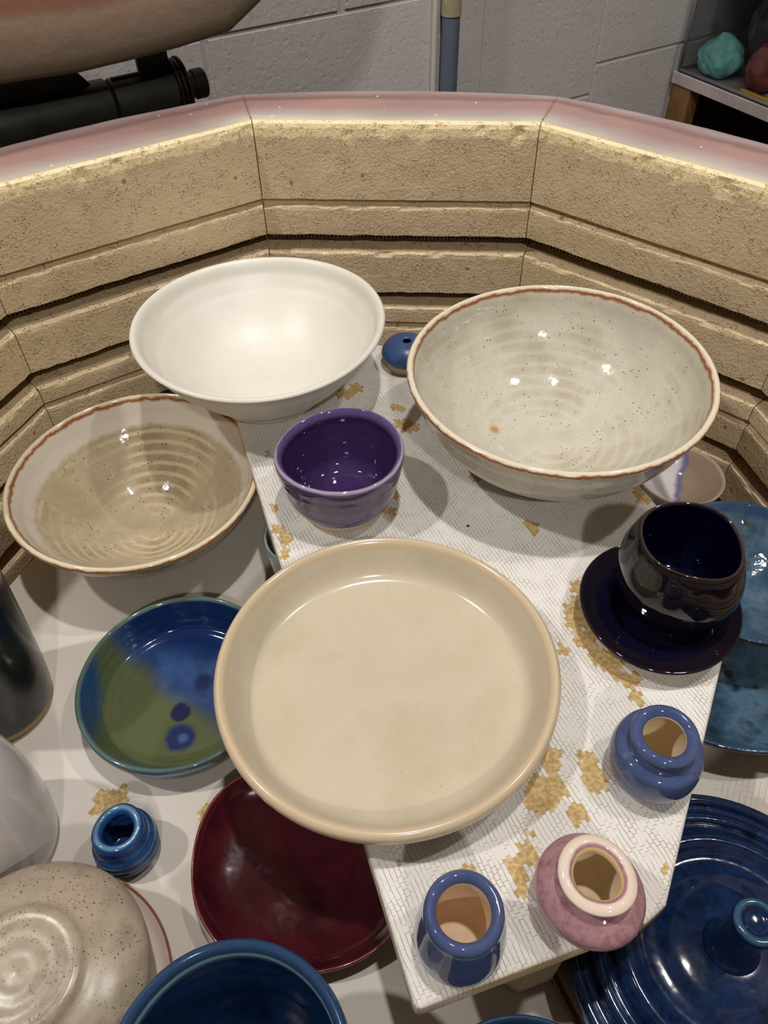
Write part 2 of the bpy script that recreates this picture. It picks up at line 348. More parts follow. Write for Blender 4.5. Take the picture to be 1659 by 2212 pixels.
for k in range(10):
    az = math.radians(86 + 36 * k); no = Vector((math.cos(az), math.sin(az), 0)); ta = Vector((-math.sin(az), math.cos(az), 0))
    NX = 72; bm = bmesh.new(); lp = bm.verts.layers.float.new('lip'); gv = bm.verts.layers.float.new('groove'); rl = bm.verts.layers.float.new('radial')
    half = math.tan(PI / 10)
    def col_at(u):               # u in -1..1
        vs = []; edge = 1 - abs(u)
        for j, (z, d, lip, g) in enumerate(prof):
            ed = .0055 if edge < .0036 else 0
            tt = (AP + d + ed) * half * u
            q = Vector((tt * 9, z * 70, k * 3.1))
            rag = 0 if j < 2 else (mnoise.noise(Vector((tt * 160, k * 7.7, j * .9))) * .0007 + mnoise.noise(Vector((tt * 45, k * 3.3, j * .35))) * .0008) if (lip > .2 or g > .05) else 0
            dz = rag
            dd = 0 if j < 2 else mnoise.noise(Vector((tt * 60, z * 60, k))) * .0004 + (max(0, mnoise.noise(Vector((tt * 75, z * 40, k * 5.5))) - .22) * .006 if (lip > .3 and d < .01) else 0)
            # a missing chunk at both lower corners of the left panel joints
            p = no * (AP + d + ed + dd) + ta * tt
            v = bm.verts.new((p.x, p.y, z + dz + KZ)); v[lp] = lip; v[gv] = g; v[rl] = 0; vs.append(v)
        return vs
    us = [-1 + 2 * i / NX for i in range(NX + 1)]; us = [-1, -.9968, -.9960] + us[1:-1] + [.9960, .9968, 1]
    cols = [col_at(u) for u in us]
    for A, B in zip(cols, cols[1:]):
        for j in range(len(A) - 1): f = bm.faces.new((A[j], A[j + 1], B[j + 1], B[j])); f.material_index = 0
    # rim
    rc = []
    for u, A in zip(us, cols):
        row = [A[0]]
        for s, z in rimprof:
            w = s / .0655
            r_poly = AP + s; th = math.atan(half * u)
            rr_poly = r_poly / math.cos(th); rr_round = (OUT) * 1.018
            rr = rr_poly * (1 - w * .8) + (rr_round * w + rr_poly * (1 - w)) * (w * .8)
            p = Vector((math.cos(az + th), math.sin(az + th), 0)) * rr
            ed = .0016 * max(0, 1 - (1 - abs(u)) / .006) * (1 - w)
            v = bm.verts.new((p.x, p.y, z + KZ - ed + mnoise.noise(Vector((p.x * 50, p.y * 50, 2))) * .0003)); v[rl] = w; row.append(v)
        rc.append(row)
    for A, B in zip(rc, rc[1:]):
        for j in range(len(A) - 1):
            f = bm.faces.new((A[j], B[j], B[j + 1], A[j + 1])); f.material_index = 1
    # outer skin, ends and bottom close the block
    for e in (0, -1):
        inner = cols[e]; outer_top = rc[e][-1]
        ob = bm.verts.new((outer_top.co.x, outer_top.co.y, KB + KZ)); 
        loop = list(inner) + [ob] + list(reversed(rc[e][1:]))
        f = bm.faces.new(loop if e == 0 else list(reversed(loop))); f.material_index = 0
        if e == 0: ob0 = ob
        else: ob1 = ob
    f = bm.faces.new([r[-1] for r in rc] + [ob1, ob0]); f.material_index = 0
    f = bm.faces.new([c[-1] for c in cols] + [ob1, ob0]); f.material_index = 0
    bmesh.ops.recalc_face_normals(bm, faces=bm.faces)
    me = bpy.data.meshes.new('brick_panel'); bm.to_mesh(me); bm.free()
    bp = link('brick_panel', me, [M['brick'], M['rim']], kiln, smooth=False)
    for p in me.polygons: p.use_smooth = (len(p.vertices) == 4 and p.material_index == 1)
# heating coils
M['coil'] = mat_plain('oxidised_element_wire', C(60, 52, 50), .6, 200, .3, metal=.4)
for gz in (-.3024, -.3520, -.4090, -.4580):
    bm = bmesh.new(); R = .0026; wr = .0006; pitch = .0030
    z0 = gz - .0058 + KZ; prev = None
    def corner(k): a = math.radians(68 + 36 * k); r = (AP + .0122) / math.cos(PI / 10); return Vector((r * math.cos(a), r * math.sin(a), z0))
    for k in range(-2, 4):
        a, b = corner(k - 1), corner(k); d = (b - a); n = int(d.length / pitch * 8); dn = d.normalized(); s = Vector((dn.y, -dn.x, 0))
        for i in range(n):
            ph = 2 * PI * i / 8; c = a + d * (i / n); rad = s * math.cos(ph) + Vector((0, 0, 1)) * math.sin(ph)
            p = c + rad * R; ring = [bm.verts.new(p + rad * wr), bm.verts.new(p + dn * wr), bm.verts.new(p - rad * wr), bm.verts.new(p - dn * wr)]
            if prev:
                for q in range(4): bm.faces.new((prev[q], prev[(q + 1) % 4], ring[(q + 1) % 4], ring[q]))
            prev = ring
    bm_obj('heating_element', bm, M['coil'], kiln, smooth=True)
M['steel'] = mat_plain('stainless_steel', C(120, 120, 122), .35, 8, .06, metal=1)
bm = bmesh.new()
def ringwall(bm, r0, r1, z0, z1, seg=60):
    A = []
    for r, z in ((r0, z0), (r1, z0), (r1, z1), (r0, z1)): A.append([bm.verts.new((r * math.cos(2 * PI * i / seg), r * math.sin(2 * PI * i / seg), z)) for i in range(seg)])
    for j in range(4):
        for i in range(seg): bm.faces.new((A[j][i], A[j][(i + 1) % seg], A[(j + 1) % 4][(i + 1) % seg], A[(j + 1) % 4][i]))
ringwall(bm, .3935, .3955, .0, RIM - .012 + KZ); bm_obj('jacket', bm, M['steel'], kiln, smooth=False)
bm = bmesh.new(); prism(bm, [(.392 * math.cos(2 * PI * i / 60), .392 * math.sin(2 * PI * i / 60)) for i in range(60)], 0, .0595)
bm_obj('brick_floor', bm, M['brick'], kiln)
bm = bmesh.new()
for a in (30, 120, 210, 300):
    x, y = .33 * math.cos(math.radians(a)), .33 * math.sin(math.radians(a)); tubem(bm, (x, y, -.43), (x, y, 0), .018)
    tubem(bm, (x, y, -.43), (x, y, -.42), .028)
for a in range(4):
    a0 = math.radians(30 + 90 * a); a1 = a0 + PI / 2; tubem(bm, (.33 * math.cos(a0), .33 * math.sin(a0), -.25), (.33 * math.cos(a1), .33 * math.sin(a1), -.25), .01)
bm_obj('stand', bm, mat_plain('black_stand_paint', C(28, 28, 30), .5, 30, .1), kiln)

# lid, hinged at the back left and standing open
HAZ = math.radians(122); hout = Vector((math.cos(HAZ), math.sin(HAZ), 0)); htan = Vector((math.sin(HAZ), -math.cos(HAZ), 0))
def mat_lid():
    t = NT('lid_coating'); v = t.obj(); r = t.attr('radial')
    d = t.math('ADD', r, t.math('MULTIPLY', t.math('SUBTRACT', t.noise(t.mapv(v, scale=(.5, 1, 1)), 12, 5, .6), .5), .07))
    c = t.ramp(d, [(0, C(156, 100, 76)), (.82, C(158, 104, 80)), (.865, C(156, 114, 94)), (.885, C(166, 142, 124)), (.92, C(154, 134, 116)), (.96, C(140, 126, 106)), (1, C(134, 120, 98))])
    c = t.mix(t.mr(t.noise(v, 9, 3), .5, .7, 0, .2), c, C(176, 152, 136))
    return t.fin(c, .75, t.bump(t.noise(v, 90, 4), .0012, .6))
PHI = math.radians(86); HZ = -.200; HD = .420
ax = hout * 1.0
hinge = Vector((KC[0], KC[1], 0)) + hout * HD + Vector((0, 0, HZ))
la = (-hout) * math.cos(PHI) + Vector((0, 0, math.sin(PHI)))       # hinge -> lid centre
ln = Vector((0, 0, -math.cos(PHI))) + (-hout) * math.sin(PHI)      # inner face normal
bm = bmesh.new(); rl = bm.verts.layers.float.new('radial')
LR = .345
def lid_r(a):                  # soft decagon
    b = (a + PI / 10) % (PI / 5) - PI / 10; return LR * (.4 + .6 / math.cos(b))
def lid_pt(s, a, h):
    r = lid_r(a) * s
    return la * (r * math.cos(a)) + htan * (r * math.sin(a)) + ln * h
lc = hinge + la * LR + htan * .03 + ln * .008
rows = []
for s, h in ((0, 0), (.3, 0), (.6, 0), (.8, 0), (.9, 0), (.96, -.0005), (.985, -.003), (1.0, -.008), (1.0, -.03), (1.0, -.056), (.99, -.06), (0, -.06)):
    if s == 0: v = bm.verts.new(lid_pt(0, 0, h)); v[rl] = 0; rows.append([v]); continue
    row = []
    for i in range(180):
        a = 2 * PI * i / 180; n1 = mnoise.noise(Vector((a * 14, s, h * 30))) * .0012 if s > .95 else 0
        v = bm.verts.new(lid_pt(s, a, h) + ln * n1 + la * n1); v[rl] = s; row.append(v)
    rows.append(row)
for A, B in zip(rows, rows[1:]):
    for i in range(180):
        j = (i + 1) % 180
        if len(A) == 1: bm.faces.new((A[0], B[i], B[j]))
        elif len(B) == 1: bm.faces.new((A[i], B[0], A[j]))
        else: bm.faces.new((A[i], B[i], B[j], A[j]))
M['lid'] = mat_lid()
KO = Vector((KC[0], KC[1], -KZ))
lid = bm_obj('lid', bm, M['lid'], kiln, loc=lc - KO, smooth=True)
tag(lid, 'raised round lid with pinkish brown inner face')
# hinge: dark tube with a bracket plate, collars and a bolt
M['hinge'] = mat_plain('blackened_steel', C(62, 60, 54), .5, 30, .3, .0003, metal=.3)
hx = Vector((KC[0], KC[1], 0)) + hout * .463 + Vector((0, 0, -.240)) - KO
bm = bmesh.new(); e1 = .060
tubem(bm, hx - htan * .25, hx + htan * (e1 - .015), .0185, 32); tubem(bm, hx + htan * (e1 - .012), hx + htan * (e1 + .042), .0175, 32)
hg = bm_obj('hinge_tube', bm, M['hinge'], kiln, smooth=False, bevel=.001)
bm = bmesh.new(); rt = Matrix((htan, hout, Vector((0, 0, 1)))).transposed()
ht = htan
def quadplate(bm, pts, th, off):
    a = [bm.verts.new(hx + ht * x + Vector((0, 0, z)) - hout * off) for x, z in pts]; b = [bm.verts.new(hx + ht * x + Vector((0, 0, z)) - hout * (off - th)) for x, z in pts]
    bm.faces.new(a); bm.faces.new(list(reversed(b))); n = len(pts)
    for i in range(n): bm.faces.new((a[i], b[i], b[(i + 1) % n], a[(i + 1) % n]))
quadplate(bm, [(-.25, .006), (e1 - .018, .006), (e1 - .045, .042), (-.25, .042)], .003, .004)
quadplate(bm, [(e1 - .010, .004), (e1 + .028, .004), (e1 + .028, .019), (e1 - .010, .019)], .003, .004)
quadplate(bm, [(e1 + .014, .012), (e1 + .040, .012), (e1 + .040, .055), (e1 + .014, .055)], .004, .002)
bm_obj('hinge_bracket', bm, M['hinge'], kiln)
bm = bmesh.new()
for x, r, w in ((.045, .0235, .0025), (.049, .0225, .0025), (.053, .0235, .002)): tubem(bm, hx + ht * (e1 + x - .006), hx + ht * (e1 + x - .006 + w), r, 28)
tubem(bm, hx + ht * (e1 + .045), hx + ht * (e1 + .066), .0095, 20); tubem(bm, hx + ht * (e1 + .058), hx + ht * (e1 + .068), .0115, 12)
bm_obj('hinge_bolt', bm, mat_plain('brown_washers', C(52, 42, 36), .5, 40, .3, metal=.6), kiln, bevel=.0006)

# ------------------------------------------------------------------ kiln shelves
def mat_shelf(name, upper=True):
    t = NT(name); g = t.n.new('ShaderNodeNewGeometry'); v = g.outputs['Position']; xyz = t.sep(v)
    flat = t.vmath('MULTIPLY', v, (1, 1, 0))
    ang = math.radians(17) if upper else 0
    n1 = t.noise(flat, 7, 3)
    base = t.mix(t.mr(n1, .35, .65), C(222, 219, 214), C(210, 206, 200)) if upper else t.mix(t.mr(n1, .35, .65), C(208, 202, 194), C(194, 186, 174))
    # rectangular crackle of the dried wash: long cracks one way, short staggered ones across; bare patches follow whole flakes
    cw, chh = (.0030, .0022) if upper else (.0040, .0032)
    def rot(vec, a):
        n = t.n.new('ShaderNodeVectorRotate'); n.rotation_type = 'Z_AXIS'; t.put(n.inputs['Vector'], vec); n.inputs['Angle'].default_value = a; return n.outputs[0]
    wv = t.vmath('ADD', flat, t.vmath('MULTIPLY', t.vmath('SUBTRACT', t.noise(flat, 55, 3, .55, out='Color'), (.5, .5, .5)), (.0036, .0036, 0)))
    A = math.radians(-113 if upper else -60)
    q = t.sep(rot(wv, A))              # q.x along the long cracks
    ry = t.math('DIVIDE', q[1], chh); row = t.math('FLOOR', ry); fy = t.math('SUBTRACT', ry, row)
    offx = t.math('FRACT', t.math('MULTIPLY', row, .377))
    rx = t.math('ADD', t.math('DIVIDE', q[0], cw), offx); colm = t.math('FLOOR', rx); fx = t.math('SUBTRACT', rx, colm)
    cmb = t.n.new('ShaderNodeCombineXYZ')
    t.link(t.math('MULTIPLY', t.math('SUBTRACT', t.math('ADD', colm, .5), offx), cw), cmb.inputs[0]); t.link(t.math('MULTIPLY', t.math('ADD', row, .5), chh), cmb.inputs[1])
    cellpos = rot(cmb.outputs[0], -A)
    w = t.vmath('ADD', cellpos, t.vmath('MULTIPLY', t.vmath('SUBTRACT', t.noise(cellpos, 110, 3, .6, out='Color'), (.5, .5, .5)), (.013, .013, 0)))
    if upper:
        PT = [(-.027, .4576, .006), (-.0185, .464, .004), (.0117, .4405, .005), (.0139, .4226, .006), (.0208, .4175, .005), (.0030, .352, .006), (.0045, .338, .004),
              (-.0655, .325, .0035), (-.0625, .3165, .0045), (-.0605, .306, .004), (-.0776, .392, .002), (-.069, .3424, .0035), (.0615, .3678, .004), (.092, .322, .005),
              (.1108, .2751, .005), (.1087, .262, .006), (.1067, .2527, .006), (.1085, .240, .006), (.1154, .2283, .007), (.121, .2215, .006), (.1253, .2147, .006), (.1294, .2045, .004),
              (.079, .1713, .005), (.0965, .1685, .006), (.0992, .1592, .006), (.0875, .1438, .005), (.0767, .1574, .008), (.070, .151, .007), (.0613, .1256, .006), (.0554, .1197, .0045), (.058, .113, .004),
              (.0041, .1247, .002), (.0337, .1195, .003), (.0295, .1173, .002), (.1197, .1185, .002), (.0975, .232, .002), (.163, .350, .004), (.0345, .461, .004), (.1654, .343, .003), (.0112, .0655, .0025), (.0648, .1358, .002), (.093, .2346, .0022), (.099, .262, .002)]
    else:
        PT = [(-.162, .183, .0075), (-.1545, .188, .006), (-.1045, .178, .004)]
    best = None
    for (x, y, r) in PT:
        d = t.math('MULTIPLY', t.vmath('DISTANCE', w, (x, y, 0), out=1), 1 / (r * 1.02))
        best = d if best is None else t.math('MINIMUM', best, d)
    mask = t.mr(best, .98, 1.02, 1, 0, False)
    # crackle lines
    ey = t.math('MULTIPLY', t.math('MINIMUM', fy, t.math('SUBTRACT', 1, fy)), chh); ex = t.math('MULTIPLY', t.math('MINIMUM', fx, t.math('SUBTRACT', 1, fx)), cw)
    lw = t.mr(t.noise(flat, 30, 2), .35, .68, .00005, .00016)
    cr = t.math('MULTIPLY', t.math('SUBTRACT', 1.0, t.math('DIVIDE', ey, t.math('MULTIPLY', lw, 1.5), clamp=True)), t.mr(t.noise(flat, 90, 2), .40, .55, .25, 1))
    cr2 = t.math('MULTIPLY', t.math('SUBTRACT', 1.0, t.math('DIVIDE', ex, lw, clamp=True)), t.mr(t.noise(flat, 120, 2), .45, .6))
    cra = t.math('MAXIMUM', cr, cr2)
    cra = t.math('MULTIPLY', cra, t.math('SUBTRACT', 1.0, mask))
    if not upper: cra = t.math('MULTIPLY', cra, t.mr(t.noise(flat, 9, 2), .5, .62))
    col = t.mix(t.math('MULTIPLY', cra, .55 if upper else .25), base, C(158, 146, 128))
    if upper:
        dd = t.vmath('DISTANCE', flat, (.052, .3248, 0), out=1); col = t.mix(t.mr(dd, .0008, .0013, 1, 0), col, C(70, 46, 30))
        col = t.mix(t.mr(t.noise(flat, 40, 4), .66, .74, 0, .35), col, C(196, 160, 130))
    bare = t.mix(t.mr(t.noise(v, 420, 3), .35, .65), C(170, 140, 90), C(202, 176, 126))
    col = t.mix(mask, col, bare)
    # sides below the washed top are bare
    nz = t.sep(g.outputs['Normal'])[2]
    side = t.mr(nz, .25, .6, 1, 0); col = t.mix(side, col, t.mix(t.mr(t.noise(v, 30, 3), .45, .6), C(186, 168, 132), C(214, 204, 190)))
    h = t.math('ADD', t.math('MULTIPLY', mask, -.8), t.math('ADD', t.math('MULTIPLY', cra, -.35), t.math('MULTIPLY', t.noise(v, 320, 3), .12)))
    return t.fin(col, .85, t.bump(h, .0009, .9))
M['shelf_up'] = mat_shelf('crackled_kiln_wash', True); M['shelf_lo'] = mat_shelf('smooth_kiln_wash', False)
US = -.365; LS = -.437
def shelf(name, pts, ztop, th, mat, label):
    cx = sum(p[0] for p in pts) / len(pts); cy = sum(p[1] for p in pts) / len(pts)
    bm = bmesh.new(); prism(bm, [(x - cx, y - cy) for x, y in pts], -th, 0)
    o = bm_obj(name, bm, mat, None, L(cx, cy, ztop), bevel=.0028)
    return tag(o, label, 'shelf')
cutd = Vector((math.cos(math.radians(107)), math.sin(math.radians(107))))
shelf('kiln_shelf', [(.0085, .0672), (.1085, .0975), (.1185, .1045), (.203, .271), (.1755, .335), (.132, .445), (.122, .461), (-.035, .535), (-.128, .5085)], US, .0160, M['shelf_up'],
      'white crackled half-octagon kiln shelf with flaking tan patches, raised on posts')
gap = Vector((.0770, .0985)); gd = Vector((math.cos(math.radians(112.5)), math.sin(math.radians(112.5))))
perp = Vector((-gd.y, gd.x))     # towards the left half
def gp(t, s): p = gap + gd * t + perp * s; return (p.x, p.y)
# octagonal halves around the kiln centre
R8 = .268; s8 = R8 * math.tan(PI / 8)
cc = Vector(KC); t0 = (cc - gap).dot(gd); off = (cc - gap).dot(perp)
def half(sign, inset):
    pts = [(-R8 + t0, inset), (-R8 + t0, s8), (-s8 + t0, R8), (s8 + t0, R8), (R8 + t0, s8), (R8 + t0, inset)]
    P = [gp(t, sign * s + (off if s > .05 else 0)) for t, s in pts]
    return P if sign < 0 else list(reversed(P))
shelf('kiln_shelf', half(1, .0015), LS, .016, M['shelf_lo'], 'lower left half shelf with smooth pale wash under the two tall vases')
shelf('kiln_shelf', half(-1, .0015), LS, .016, M['shelf_lo'], 'lower right half shelf with smooth pale wash under the sky-blue plate')
M['post'] = mat_plain('cordierite_post', C(204, 188, 158), .85, 60, .12, .0004)
def post(x, y, rz, h, z, label, w=.030):
    bm = bmesh.new(); a = w / 2; c = .006
    prism(bm, [(-a + c, -a), (a - c, -a), (a, -a + c), (a, a - c), (a - c, a), (-a + c, a), (-a, a - c), (-a, -a + c)], 0, h)
    return tag(bm_obj('shelf_post', bm, M['post'], None, L(x, y, z), (0, 0, math.radians(rz)), bevel=.0015), label, 'post', None)
post(.0640, .1035, 17, US - .016 - LS, LS, 'tan square kiln post under the front edge of the crackled shelf')

# ------------------------------------------------------------------ pottery
def wobf(a2=0, p2=0, a3=0, p3=0, z2=0, pz=0, z1=0, pz1=0, H=1.0):
    def f(a, r, z):
        return r * (1 + a2 * math.cos(2 * (a - p2)) + a3 * math.cos(3 * (a - p3))), z + (z / H) * (z2 * math.cos(2 * (a - pz)) + z1 * math.cos(a - pz1))
    return f
def pot(name, x, y, base, prof, mat, label, cat, **kw):
    g = kw.pop('group', None)
    o = lathe(name, prof, mat, loc=L(x, y, base), **kw)
    return tag(o, label, cat, g)
# white bowl
R = .0866; H = .0607
pot('bowl', -.0832, .464, US, [(0, .0085), (.022, .0088), (.045, .018), (.066, .036), (.078, .050), (R - .0045, H - .0015), (R - .0018, H), (R, H - .0018), (R - .0035, H - .0060), (.073, .038), (.055, .018), (.043, .0070), (.040, .001), (.0355, 0), (.033, .003), (0, .0035)],
    M['matte_white'], 'wide plain satin-white bowl with nothing speckled on it, at the back left', 'bowl', rim=6, wob=wobf(.004, .4, 0, 0, .0012, .2, H=H), rings=(.00022, .011))
# speckled bowl, right
R = .0950; H = .0700
pot('bowl', .1101, .3918, US, [(0, .0085), (.028, .009), (.052, .018), (.072, .033), (.086, .052), (R - .0050, H - .0030), (R - .0026, H), (R, H - .0018), (R - .0022, H - .0070), (.083, .040), (.066, .020), (.050, .0085), (.046, .001), (.0415, 0), (.039, .003), (0, .0035)],
    M['speckle_r'], 'large pale speckled bowl with rusty brown rim on the crackled shelf, at the right', 'bowl', rim=6, wob=wobf(.004, 1.2, .002, 0, .0008, .6, H=H), rings=(.00014, .0085))
# speckled bowl, left
R = .0862; H = .0650
pot('bowl', -.1701, .3861, LS, [(0, .0075), (.018, .0085), (.040, .018), (.060, .034), (.074, .050), (R - .0050, H - .0030), (R - .0025, H), (R, H - .0018), (R - .0022, H - .0070), (.072, .039), (.055, .020), (.040, .009), (.036, .001), (.0325, 0), (.031, .003), (0, .0035)],
    M['speckle_l'], 'tan speckled bowl with rusty rim sitting lower at the left, beside the shelf edge', 'bowl', rim=6, wob=wobf(.006, 2.2, .002, 0, .0012, 1.0, H=H), rings=(.00012, .008))
# purple cup
R = .0386; H = .0470
pot('cup', -.0261, .3470, US, [(0, .0060), (.018, .0064), (.026, .011), (.0300, .024), (.0335, .038), (R - .0040, H - .0024), (R - .0016, H), (R, H - .0020), (.0375, .036), (.0350, .022), (.0320, .0120), (.0270, .0040), (.0255, .0005), (.0235, 0), (0, .0005)],
    M['purple'], 'small glossy purple cup with a bare cream foot', 'cup', rim=6, wob=wobf(.010, .3, .008, 1.6, .0012, .8, .0008, 0, H=H), rings=(.00010, .008))
# cream plate
R = .0853; H = .0290
pot('plate', -.0002, .2088, US, [(0, .0070), (.040, .0070), (.062, .0074), (.0695, .0090), (.0745, .0150), (.0785, .0240), (.0805, H - .0012), (.0828, H), (R - .0003, H - .0022), (R - .0004, H - .0070), (.0820, .0150), (.0775, .0060), (.0735, .0010), (.0700, 0), (.068, .0015), (0, .0018)],
    M['cream'], 'large cream round plate with thick raised rim in the centre', 'plate', rim=7, wob=wobf(.004, .5, .002, 0, .0005, 0, H=H), rings=(.00010, .02))
# midnight saucer and cup
pot('saucer', .1478, .2506, US, [(0, .0085), (.018, .0085), (.022, .0100), (.0250, .0125), (.0300, .0135), (.0360, .0150), (.0405, .0175), (.0420, .0182), (.0428, .0172), (.0415, .0145), (.0350, .0085), (.0290, .0060), (.0275, .0010), (.0255, 0), (0, .0010)],
    M['dark_saucer'], 'glossy midnight-blue saucer under the dark round cup', 'saucer', rim=7, wob=wobf(.008, .5, .006, 2, .0012, .4, .0022, 1.5, H=.018))
def cupwob(a, r, z):
    q = 1 + .022 * math.cos(4 * (a - .65)) + .018 * math.cos(2 * (a - 2.5)); return r * q, z + (.0012 * math.cos(2 * (a - 1.0)) + .0014 * math.cos(a - 1.8)) * (z / .058)
pot('cup', .1538, .2548, US + .0102, [(0, .0055), (.014, .0058), (.0225, .0105), (.0275, .0240), (.0280, .0350), (.0262, .0455), (.0245, .0510), (.0236, .0532), (.0248, .0548), (.0262, .0532), (.0285, .0470), (.0312, .0370), (.0314, .0270), (.0285, .0155), (.0215, .0060), (.0165, .0025), (.0150, .0003), (.0130, 0), (0, .0005)],
    M['dark'], 'rounded near-black cup with dark blue inside, standing on the dark saucer', 'cup', rim=8, wob=cupwob)
# small pots: glazed outside, bare clay inside
def smallpot(x, y, base, out_prof, in_prof, rimpt, glz, clay, label, group=None, **kw):
    e = lathe('pot', list(in_prof) + [rimpt] + list(out_prof), glz, rim=len(in_prof), loc=L(x, y, base), seg=112, **kw)
    me = e.data; me.materials.append(clay)
    lim = kw.get('n', 6) * (len(in_prof) - 1)
    nv = 1 + 112 * (lim - 1)
    for p in me.polygons:
        if max(p.vertices) <= nv: p.material_index = 1
    return tag(e, label, 'pot', group)
smallpot(.1238, .1638, US, [(.0152, .0372), (.0150, .0345), (.0134, .0322), (.0142, .0300), (.0192, .0272), (.0207, .0225), (.0211, .0180), (.0204, .0110), (.0175, .0040), (.0155, .0003), (.0140, 0), (0, .0005)],
         [(0, .0035), (.011, .0040), (.0165, .0100), (.0172, .0200), (.0130, .0300), (.0098, .0345), (.0098, .0365)], (.0128, .0388), M['pot_blue'], M['clay'],
         'small periwinkle pot with open neck at the right edge of the shelf, below the saucer', wob=wobf(.006, 1, .004, 2, .0006, 1, H=.04))
smallpot(.0272, .0912, US, [(.0151, .0430), (.0160, .0380), (.0176, .0270), (.0187, .0160), (.0184, .0085), (.0165, .0025), (.0150, .0003), (.0135, 0), (0, .0005)],
         [(0, .0035), (.010, .0038), (.0130, .0100), (.0128, .0250), (.0108, .0370), (.0106, .0420)], (.0130, .0448), M['pot_blue'], M['clay_pink'],
         'small blue thick-rimmed pot nearest the front corner of the shelf', wob=wobf(.006, 1, .004, 2, .0005, 1, H=.04))
pinkp = smallpot(.0818, .1052, US, [(.0155, .0372), (.0148, .0352), (.0128, .0325), (.0130, .0300), (.0170, .0275), (.0215, .0230), (.0226, .0190), (.0215, .0130), (.0180, .0050), (.0155, .0003), (.0140, 0), (0, .0005)],
         [(0, .0035), (.010, .0040), (.0165, .0100), (.0172, .0190), (.0120, .0290), (.0094, .0335), (.0094, .0365)], (.0125, .0388), M['pink'], M['clay'],
         'small mottled pink pot with pale flared neck, at the front of the shelf', wob=wobf(.02, 2.2, .008, 1, .0014, 2.0, H=.04))
# blue rounded bead-like bottle at the back
pot('bud_vase', .0196, .4925, US, [(0, .0020), (.0110, .0030), (.0150, .0085), (.0135, .0150), (.0050, .0190), (.0034, .0196), (.0030, .0206), (.0044, .0214), (.0105, .0206), (.0165, .0165), (.0190, .0110), (.0178, .0065), (.0163, .0030), (.0155, .0003), (.0140, 0), (0, .0005)],
    glaze('matte_blue_glaze', [C(62, 88, 136), C(50, 76, 122)], 40, .35, clay=C(196, 174, 140), clay_at=.0245), 'small blue domed bud vase with a pinhole opening between the two back bowls', 'vase', rim=6)

# lower shelf
R = .0600; H = .0280
pot('plate', -.1252, .2490, LS, [(0, .0065), (.030, .0065), (.0440, .0070), (.0485, .0095), (.0530, .0180), (.0560, .0255), (.0578, H - .0002), (.0592, H - .0004), (R, H - .0025), (.0580, .0170), (.0540, .0070), (.0505, .0010), (.0480, 0), (0, .0010)],
    M['bluegreen'], 'small round plate glazed blue and olive green, tucked under the cream plate', 'plate', rim=6, wob=wobf(.008, 1.0, .004, 0, .0006, .5, H=H), rings=(.00025, .007))
def vessel_open(x, y, R0, Rm, R1, H, mat, label, name='vase', rim_t=.0022):
    return pot(name, x, y, LS, [(0, .006), (R0 - .006, .0065), (R0 - .003, .012), (Rm - .0035, H * .45), (R1 - .0035, H - .004), (R1 - .001, H), (R1, H - .002), (Rm, H * .45), (R0 + .0012, .016), (R0 - .0004, .005), (R0 - .0025, .0004), (R0 - .005, 0), (0, .0005)], mat, label, 'vase', rim=5)
vessel_open(-.2385, .2490, .0305, .0345, .0365, .125, M['black_glaze'], 'tall near-black glossy vase cut off by the left edge of the picture')
pot('bottle', -.2135, .1625, LS, [(0, .005), (.020, .008), (.0280, .030), (.0295, .060), (.0270, .085), (.0200, .105), (.0175, .118), (.0190, .1240), (.0215, .1235), (.0208, .1180), (.0225, .1060), (.0300, .0880), (.0340, .0650), (.0350, .0400), (.0340, .0180), (.0320, .0060), (.0300, .0004), (.0280, 0), (0, .0005)],
    M['white_gloss'], 'glossy pale grey-white bottle at the lower left, between the black vase and the speckled jar', 'bottle', rim=7)
jar = empty('jar', L(-.1605, .0862, LS + .006), 'speckled grey stoneware lidded jar in the bottom left corner', 'jar')
lathe('jar_body', [(0, .006), (.030, .008), (.044, .020), (.0465, .030), (.0475, .034), (.0495, .0345), (.0508, .031), (.049, .018), (.042, .004), (.036, 0), (0, .0005)], M['jar'], rim=4, parent=jar)
lathe('jar_lid', [(0, .0325), (.046, .0335), (.0500, .0345), (.0518, .0362), (.0505, .0392), (.0440, .0450), (.0360, .0490), (.0290, .0515), (.0262, .0538), (.0240, .0546), (.0210, .0544), (.0170, .0549), (.0130, .0548), (.0090, .0552), (.0050, .0551), (0, .0554)], M['jar'], rim=3, parent=jar)
pot('plate', -.1655, .0840, LS, [(0, .0045), (.040, .0048), (.0545, .0060), (.0590, .0088), (.0603, .0095), (.0606, .0085), (.0570, .0045), (.042, .0004), (.038, 0), (0, .0005)], M['pale_plate'], 'pale pinkish plate under the speckled jar, with a thin brown edge', 'plate', rim=4)
smallpot(-.1402, .1572, LS, [(.0131, .0322), (.0130, .0295), (.0128, .0270), (.0150, .0225), (.0164, .0160), (.0158, .0090), (.0138, .0030), (.0125, .0003), (.0110, 0), (0, .0005)],
         [(0, .0040), (.009, .0045), (.0130, .0100), (.0132, .0180), (.0098, .0260), (.0078, .0300), (.0082, .0320)], (.0105, .0340), M['navy'], M['navy'],
         'tiny dark blue pot alone on the lower left shelf beside the vases', wob=wobf(.02, 1, .012, 2, .0008, 1, H=.034), rings=(.00045, .0062))
